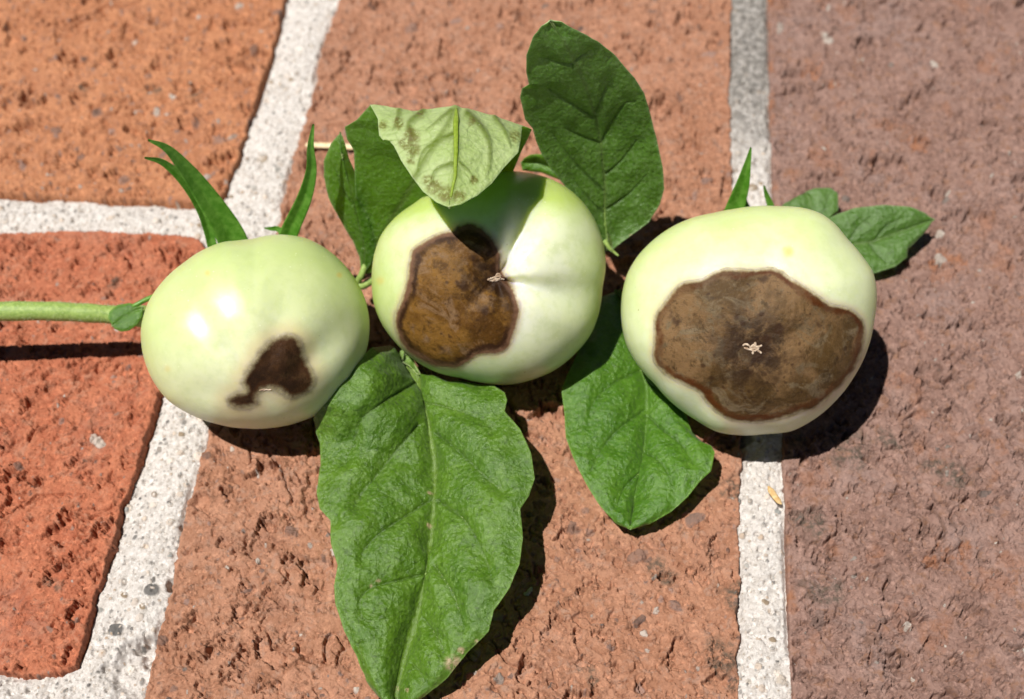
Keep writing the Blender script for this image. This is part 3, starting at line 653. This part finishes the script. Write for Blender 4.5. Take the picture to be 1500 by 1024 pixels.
# the big leaf in front
big = leaf('largest tomato leaf, lying in front of the left and middle tomatoes', (594, 700), .4)
bl_ = leaf_blade(big, 'blade',
    [(592, 520, .60), (572, 505, .8), (545, 508, 1.4), (520, 532, 1.82), (491, 566, 1.75), (468, 592, 1.45), (458, 615, 1.12), (462, 636, .82), (468, 648, .82), (469, 679, .88), (463, 720, .92), (468, 745, .95), (484, 762, .97), (485, 797, 1.0), (494, 827, .98), (489, 858, .95), (491, 884, .88), (504, 925, .74), (522, 965, .56), (537, 996, .42), (553, 1022, .34), (585, 1048, .3)],
    [(592, 520, .55), (612, 556, .62), (627, 613, .66), (635, 669, .68), (636, 720, .68), (632, 771, .66), (624, 838, .6), (612, 894, .5), (594, 955, .38), (580, 1015, .28), (585, 1048, .3)],
    [(592, 520, .55), (616, 545, .62), (635, 555, .72), (660, 560, .85), (691, 557, 1.0), (722, 562, 1.12), (739, 574, 1.18), (743, 587, 1.2), (739, 602, 1.2), (762, 628, 1.28), (778, 664, 1.32), (783, 699, 1.32), (775, 725, 1.28), (762, 745, 1.25), (766, 786, 1.25), (761, 827, 1.22), (747, 863, 1.15), (724, 894, 1.05), (716, 925, 1.0), (686, 955, .85), (655, 994, .65), (619, 1022, .45), (585, 1048, .3)],
    [([(614, 622), (585, 655), (548, 700), (527, 725), (520, 745)], 1.0), ([(630, 733), (595, 755), (558, 781), (533, 805), (530, 822)], 1.0), ([(625, 840), (585, 850), (545, 860), (527, 880), (532, 905), (550, 912)], .8),
     ([(610, 560), (560, 590), (532, 610), (520, 640), (505, 680)], .9), ([(637, 635), (675, 664), (709, 697), (737, 720)], 1.0), ([(640, 733), (680, 761), (706, 807), (724, 858)], 1.0),
     ([(637, 829), (663, 868), (680, 920)], .9), ([(617, 904), (640, 935), (650, 955)], .7), ([(600, 970), (615, 985), (622, 998)], .6), ([(622, 590), (660, 598), (700, 612), (725, 632)], .6)],
    [M_LEAF, M_UNDER], 320, 121, .085, 0.12, 11, [(664, 972, 15), (676, 953, 6), (543, 858, 3), (554, 851, 4), (582, 1010, 4), (598, 1012, 4), (629, 722, 4), (629, 770, 5), (697, 940, 4)], vw=1.9, vdeep=.055, wave=.12)
midrib_part(big, bl_[1], bl_[2], .032, .008, 0.0, .93, -.014)

# the leaf between the middle and the right tomato
second = leaf('broad tomato leaf tucked under the rightmost tomato at its lower left', (945, 640), .4)
sl = leaf_blade(second, 'blade',
    [(905, 425, .45), (880, 437, .45), (862, 470, .45), (845, 520, .55), (824, 566, .6), (823, 575, .6), (827, 604, .62), (829, 639, .62), (839, 670, .6), (858, 709, .55), (878, 740, .5), (901, 766, .45), (923, 774, .4)],
    [(905, 425, .45), (920, 475, .45), (936, 520, .38), (947, 568, .34), (948, 607, .32), (944, 654, .32), (936, 693, .34), (929, 735, .36), (923, 774, .4)],
    [(905, 425, .45), (925, 450, .45), (950, 500, .45), (985, 560, .45), (1014, 630, .5), (1030, 643, .62), (1042, 650, .72), (1047, 662, .74), (1042, 690, .72), (1024, 707, .66), (1007, 729, .6), (983, 750, .52), (952, 768, .44), (923, 774, .4)],
    [([(950, 610), (975, 632), (999, 651), (1016, 680)], 1.0), ([(944, 662), (972, 683), (985, 709), (988, 725)], .8), ([(948, 560), (975, 580), (1010, 620)], .8),
     ([(944, 600), (905, 630), (880, 660), (866, 690)], .9), ([(940, 540), (900, 560), (870, 590), (862, 625)], .9), ([(934, 695), (915, 715), (905, 740)], .7)],
    [M_LEAF_B, M_UNDER], 220, 91, .07, 0.07, 21, [], vw=1.8, vdeep=.045, wave=.10)
midrib_part(second, sl[1], sl[2], .024, .008, .1, .92, -.012)

# the upright leaf behind the middle tomato
upr = leaf('tall dark tomato leaf standing upright behind the middle tomato', (892, 364), 1.1)
ul_ = leaf_blade(upr, 'blade',
    [(892, 366, 1.05), (880, 348, 1.25), (862, 315, 1.70), (835, 280, 2.25), (808, 250, 2.70), (792, 224, 3.10), (785, 206, 3.40), (781, 189, 3.68), (769, 175, 3.90), (762, 143, 4.41), (765, 131, 4.63), (776, 125, 4.74), (772, 108, 5.02), (772, 83, 5.42), (781, 55, 5.81), (793, 38, 6.03), (806, 30, 6.09)],
    [(892, 366, 1.00), (886, 319, 1.50), (886, 266, 2.20), (881, 213, 3.00), (874, 175, 3.62), (862, 136, 4.35), (848, 101, 5.02), (827, 62, 5.69), (806, 30, 6.09)],
    [(892, 366, 1.05), (901, 359, 1.10), (925, 345, 1.25), (950, 326, 1.50), (966, 301, 1.85), (973, 277, 2.20), (971, 245, 2.65), (964, 213, 3.10), (957, 185, 3.51), (950, 157, 3.96), (944, 136, 4.30), (929, 113, 4.69), (901, 83, 5.19), (876, 62, 5.59), (848, 45, 5.86), (823, 32, 6.03), (806, 30, 6.09)],
    [([(881, 213), (895, 182), (912, 155), (918, 149), (932, 148)], 1.0), ([(872, 165), (882, 140), (892, 120)], 1.0), ([(888, 255), (912, 234), (933, 206)], .9), ([(890, 306), (925, 280), (948, 255)], .9),
     ([(880, 212), (850, 200), (826, 187)], .9), ([(868, 172), (834, 150), (803, 131)], 1.0), ([(884, 280), (848, 245), (812, 200)], 1.0), ([(838, 95), (815, 92), (792, 86)], .8), ([(842, 90), (852, 82), (864, 74)], .8),
     ([(886, 315), (862, 290), (840, 262)], .7)],
    [M_LEAF_D, M_UNDER], 260, 101, .034, -.05, 31, [(925, 346, 3)], vw=2.0, vdeep=.034, wave=.07, veincol=.85)
midrib_part(upr, ul_[1], ul_[2], .030, .008, 0.0, .9, -.016)
pp = spline(at(np.array([885., 893, 899, 906]), np.array([352., 364, 369, 375]), np.array([1.15, 1.05, .98, .95])), 14)
mesh_obj('petiole', *tube_geo(pp, np.linspace(.05, .018, 14), 8), M_STEM, upr)
lf = leaf_blade(upr, 'blade', [(846, 276, 1.6), (815, 262, 1.75), (790, 252, 1.8), (765, 250, 1.8), (763, 238, 1.95)], [(846, 276, 1.6), (815, 250, 1.9), (785, 238, 1.95), (763, 238, 1.95)],
    [(846, 276, 1.6), (830, 250, 1.95), (806, 230, 2.2), (792, 226, 2.25), (777, 227, 2.2), (767, 232, 2.1), (763, 238, 1.95)], [([(815, 250), (800, 240)], .6)], [M_LEAF_B, M_UNDER], 60, 31, .04, .02, 41)
lf[0].name = 'leaflet'

# the curled leaf whose tip folds over and shows its pale underside
curl = leaf('curled tomato leaf folded over the middle tomato, its pale underside showing', (532, 400), .6)
FT = .55
cl = leaf_blade(curl, 'folded',
    [(530, 404, .9), (532, 378, 1.2), (528, 345, 1.6), (523, 310, 2.1), (520, 275, 2.65), (519, 240, 3.15), (518, 222, 3.4), (508, 205, 3.65), (505, 186, 3.9), (522, 177, 4.15), (542, 158, 4.5, FT), (554, 177, 4.75), (555, 198, 4.85), (561, 205, 4.85), (570, 206, 4.85), (577, 214, 4.85), (588, 236, 4.85), (604, 260, 4.9), (620, 281, 4.95), (639, 296, 5.0), (658, 304, 5.05)],
    [(530, 404, .9), (548, 370, 1.3), (580, 310, 2.1), (620, 245, 3.1), (655, 185, 4.4), (668, 157, 4.95, FT), (668, 180, 5.15), (668, 220, 5.2), (667, 260, 5.15), (658, 304, 5.05)],
    [(530, 404, .9), (575, 390, 1.0), (650, 355, 1.4), (715, 300, 2.2), (750, 255, 3.0), (764, 222, 3.6), (779, 191, 4.2), (765, 185, 4.5, FT), (763, 203, 4.75), (759, 224, 4.85), (738, 246, 4.9), (721, 268, 4.95), (700, 286, 5.0), (676, 299, 5.05), (658, 304, 5.05)],
    [([(664, 199), (645, 208), (625, 222), (617, 240), (615, 254)], 1.1), ([(661, 164), (640, 180), (625, 192)], .8), ([(620, 164), (600, 182), (602, 200), (606, 232)], 1.2), ([(585, 163), (582, 180), (576, 192)], .9),
     ([(664, 242), (645, 248), (636, 258), (634, 270)], .9), ([(684, 168), (706, 190), (716, 215), (716, 240), (712, 258)], 1.3), ([(724, 174), (738, 195), (747, 218)], .9), ([(672, 240), (684, 250), (692, 262)], .6),
     ([(548, 385), (530, 330), (515, 280), (500, 235)], .9)],
    [M_CURL, M_UNDER], 420, 121, .015, 0.0, 51, [(603, 200, 17), (606, 220, 15), (594, 210, 13), (603, 236, 9), (694, 264, 8), (636, 274, 16), (652, 284, 17), (628, 266, 12), (672, 288, 14), (584, 182, 11), (754, 201, 13), (562, 186, 9), (616, 168, 8), (690, 180, 8)], vw=4.0, vdeep=.012, under_raise=.022, zs=10, ps=1, wave=.05, veincol=.95, ruff=.02)
lobe = leaf_blade(curl, 'blade',
    [(530, 404, .95), (526, 378, 1.2), (516, 352, 1.5), (496, 319, 1.95), (481, 289, 2.35), (474, 259, 2.75), (474, 236, 3.05), (485, 210, 3.4), (498, 194, 3.65)],
    [(530, 404, .92), (534, 365, 1.45), (521, 310, 2.2), (508, 255, 2.95), (500, 222, 3.4), (498, 194, 3.65)],
    [(530, 404, .95), (552, 375, 1.25), (548, 330, 1.8), (536, 290, 2.3), (522, 258, 2.75), (511, 232, 3.15), (506, 212, 3.45), (502, 200, 3.6), (498, 194, 3.65)],
    [([(516, 300), (500, 275), (490, 245)], .7)], [M_CURL, M_UNDER], 140, 51, .03, .0, 57, vw=2.2, vdeep=.04)
lobe[0].name = 'leaf_lobe'
nr, nc = cl[1].shape[:2]; i = np.arange(int((FT+.012)*nr), int(.955*nr), 4)
V, F = tube_geo(cl[3][i, nc//2], np.interp(np.linspace(0, 1, len(i)), [0, .12, 1], [.02, .05, .02]), 8, .45, np.array([0, -.3, .95])); mesh_obj('midrib', V, F, M_RIB_U, curl)
pp = spline(at(np.array([536., 530, 524, 530, 545, 566]), np.array([385., 402, 414, 419, 411, 400]), np.array([1.1, .95, .75, .7, .7, .7])), 30)
mesh_obj('petiole', *tube_geo(pp, np.linspace(.06, .085, 30), 10), M_STEM, curl)

# the pair of leaflets at the far right
right = leaf('paired tomato leaflets poking out behind the rightmost tomato on its right', (1210, 330), .5)
leaf_blade(right, 'blade',
    [(1190, 330, .5), (1205, 325, .6), (1226, 314, .75), (1253, 304, .85), (1298, 300, .9), (1334, 303, .85), (1356, 312, .75), (1369, 321, .65)],
    [(1190, 330, .45), (1242, 359, .45), (1281, 353, .5), (1332, 334, .6), (1369, 321, .65)],
    [(1190, 330, .45), (1225, 375, .4), (1250, 398, .35), (1280, 401, .35), (1311, 391, .38), (1329, 377, .42), (1331, 364, .46), (1356, 339, .55), (1369, 321, .65)],
    [([(1273, 354), (1285, 372), (1300, 385)], .9), ([(1281, 353), (1300, 330), (1325, 318)], .7), ([(1242, 357), (1255, 335), (1275, 318)], .7)], [M_LEAF_D, M_UNDER], 120, 61, .05, .03, 61, vw=2.4, vdeep=.035)
leaf_blade(right, 'blade', [(1205, 345, .4), (1170, 325, .4), (1145, 302, .42), (1150, 297, .45), (1167, 290, .5)], [(1205, 345, .4), (1190, 310, .5), (1185, 290, .55), (1180, 282, .58)],
    [(1205, 345, .4), (1214, 320, .5), (1228, 308, .55), (1228, 283, .65), (1217, 274, .7), (1194, 276, .66), (1180, 282, .58)], [([(1200, 325), (1210, 300), (1215, 285)], .6)], [M_LEAF_D, M_UNDER], 70, 41, .05, .03, 71)

pp = spline(at(np.array([1212., 1196, 1170, 1135]), np.array([334., 340, 368, 400]), np.array([.52, .45, .4, .45])), 20)
mesh_obj('petiole', *tube_geo(pp, np.linspace(.035, .06, 20), 8), M_STEM, right)

# ------------------------------------------------------------------ sepals and stem
def sepal(f, pts, widths, fold=.35, tilt=0.0, label=None):
    P = np.array(pts, float); n = 44
    Q = spline(P, n); C = at(Q[:, 0], Q[:, 1], Q[:, 2]); W = np.interp(np.linspace(0, 1, n), np.linspace(0, 1, len(widths)), widths); W = smooth1(W, 3)
    zz = ((C-CAM)@FWD)/FPX; W = np.maximum(W*zz, .008)
    T = np.gradient(C, axis=0); T /= np.linalg.norm(T, axis=1, keepdims=True)
    v = CAM-C; v /= np.linalg.norm(v, axis=1, keepdims=True); A = np.cross(T, v); A /= np.linalg.norm(A, axis=1, keepdims=True); B = np.cross(A, T)
    m = 11; s = np.linspace(-1, 1, m)
    prof = fold*(np.abs(s)-.5)
    top = C[:, None]+W[:, None, None]*(s[None, :, None]*A[:, None]+prof[None, :, None]*B[:, None])
    th = np.minimum(.05, W*.6)[:, None, None]*(1-s**2*.85)[None, :, None]
    bot = top-B[:, None]*th
    ring = np.concatenate([top, bot[:, ::-1]], 1); k = ring.shape[1]
    V = ring.reshape(-1, 3); F = [grid_faces(n, k, True)]
    V = np.vstack([V, C[:1], C[-1:]]); j = np.arange(k); j2 = (j+1) % k
    F += [np.stack([np.full(k, n*k), j2, j], 1), np.stack([np.full(k, n*k+1), (n-1)*k+j, (n-1)*k+j2], 1)]
    o = mesh_obj('sepal', V, F, M_SEPAL, f.t)
    if label: o['label'] = label
    return o
sepal(T1, [(352, 385, 1.5), (335, 340, 2.1), (300, 285, 2.9), (272, 247, 3.5), (245, 218, 4.0), (217, 205, 4.3)], [23, 21, 16, 11, 6, 1.5])
sepal(T1, [(318, 400, 1.4), (309, 352, 1.9), (296, 308, 2.5), (272, 268, 3.1), (240, 239, 3.6), (212, 231, 3.9)], [8, 7, 8, 8, 5, 1.5])
sepal(T1, [(412, 370, 1.6), (427, 333, 2.1), (446, 290, 2.8), (456, 250, 3.4), (455, 215, 3.9), (459, 182, 4.3)], [14, 13, 11, 8, 5, 1.5])
sepal(T1, [(425, 350, 1.6), (408, 336, 1.7), (397, 335, 1.75), (387, 334, 1.8)], [6, 4, 3, 1])
sepal(T3, [(1066, 340, 1.6), (1077, 305, 2.0), (1088, 270, 2.5), (1095, 240, 2.9), (1100, 216, 3.2)], [17, 14, 10, 5, 1.2])
sepal(T3, [(1100, 330, 1.6), (1094, 305, 1.7), (1089, 290, 1.9), (1087, 280, 2.0)], [6, 5, 3, 1])
sepal(T3, [(1136, 330, 1.5), (1129, 302, 1.8), (1123, 286, 2.0), (1119, 272, 2.2)], [6, 5, 3.5, 1.2])
q = np.array([(-160, 452, 1.95), (-40, 455, 1.75), (60, 456, 1.65), (130, 459, 1.5), (185, 462, 1.35), (240, 462, 1.25), (290, 450, 1.3)], float); qs = spline(q, 60)
C = at(qs[:, 0], qs[:, 1], qs[:, 2]); C = C+np.stack([0*C[:, 0], .012*np.sin(C[:, 0]*2), .012*np.cos(C[:, 0]*1.7)], 1)
stem = mesh_obj('stem', *tube_geo(C, np.linspace(.185, .165, 60)*(1+.03*np.sin(np.arange(60)*.9)+.22*np.exp(-((np.arange(60)-43)/2.6)**2)), 20), M_STEM, T1.t)
def small_leaf():
    o, *_ = leaf_blade(T1.t, 'blade', [(210, 450, 1.74), (190, 444, 1.77), (172, 447, 1.75), (160, 457, 1.70), (158, 466, 1.66), (164, 477, 1.6)], [(210, 450, 1.74), (195, 457, 1.71), (178, 467, 1.66), (164, 477, 1.6)],
        [(210, 450, 1.74), (209, 462, 1.69), (202, 475, 1.62), (190, 484, 1.57), (178, 486, 1.55), (168, 482, 1.57), (164, 477, 1.6)], [([(195, 455), (185, 470)], .6)], [M_LEAF_B, M_UNDER], 50, 31, .02, .02, 81, vdeep=.006, wave=.01, ruff=.01, veincol=.2)
    o.name = 'leaflet'
    pp = spline(at(np.array([194., 204, 216, 230]), np.array([449., 444, 438, 433]), np.array([1.75, 1.78, 1.8, 1.8])), 16)
    mesh_obj('petiole', *tube_geo(pp, np.linspace(.04, .05, 16), 8), M_SEPAL, T1.t)
small_leaf()
def hairs(parent, pts, nrm, n, ln, rad, mat):
    """fine plant hairs, nobody could count them: one part of kind stuff"""
    idx = np.random.randint(0, len(pts), n); P = pts[idx]; N = nrm[idx]+np.random.randn(n, 3)*.55; N /= np.linalg.norm(N, axis=1, keepdims=True)
    L = ln*(.5+np.random.rand(n))[:, None]; A = np.cross(N, np.random.randn(n, 3)); A /= np.linalg.norm(A, axis=1, keepdims=True); B = np.cross(N, A)
    V = np.stack([P+A*rad, P-A*rad*.5+B*rad*.8, P-A*rad*.5-B*rad*.8, P+N*L], 1).reshape(-1, 3)
    k = np.arange(n)[:, None]*4; F = np.vstack([k+np.array([[0, 1, 3]]), k+np.array([[1, 2, 3]]), k+np.array([[2, 0, 3]])])
    o = mesh_obj('plant_hair', V, F, mat, parent); o['kind'] = 'stuff'; return o
M_HAIR = simple_mat('plant_hair', (.55, .62, .42), (.75, .80, .62), 20, .4, .1, .5, ((.7, .8, .5), .4))
an = np.random.rand(6000)*2*math.pi; ii = np.random.randint(4, 44, 6000); nn_ = np.stack([0*an, np.cos(an), np.sin(an)], 1)
hairs(T1.t, C[ii]+nn_*.175+np.random.randn(6000, 1)*np.array([[.12, 0, 0]]), nn_, 1800, .05, .0022, M_HAIR)

# ------------------------------------------------------------------ loose bits on the paving
def straw():
    q = spline(at(np.array([448., 470, 495, 521]), np.array([212.5, 213, 214, 216.]), np.array([.14, .15, .16, .15])), 26)
    V, F = tube_geo(q, np.interp(np.linspace(0, 1, 26), [0, .1, .9, 1], [.05, .07, .08, .06]), 10, .6, (0, 0, 1))
    o = mesh_obj('dry_straw', V, F, M_STRAW); tag(o, 'pale dry straw lying on the brick behind the curled leaf', 'straw')
    q = spline(at(np.array([1125., 1131, 1138, 1145]), np.array([712., 721, 731, 739.]), np.array([.12, .13, .12, .10])), 22)
    V, F = tube_geo(q, np.interp(np.linspace(0, 1, 22), [0, .25, .8, 1], [.015, .065, .055, .012]), 10, .35, (0, 0, 1))
    o = mesh_obj('dry_husk', V, F, M_CHIP); tag(o, 'small yellow husk lying on the mortar joint below the rightmost tomato', 'husk')
straw()
for o in list(scene.objects):
    if '_base' in o: del o['_base']
print('TRIS', sum(len(o.data.loops)-2*len(o.data.polygons) for o in scene.objects if o.type == 'MESH'))
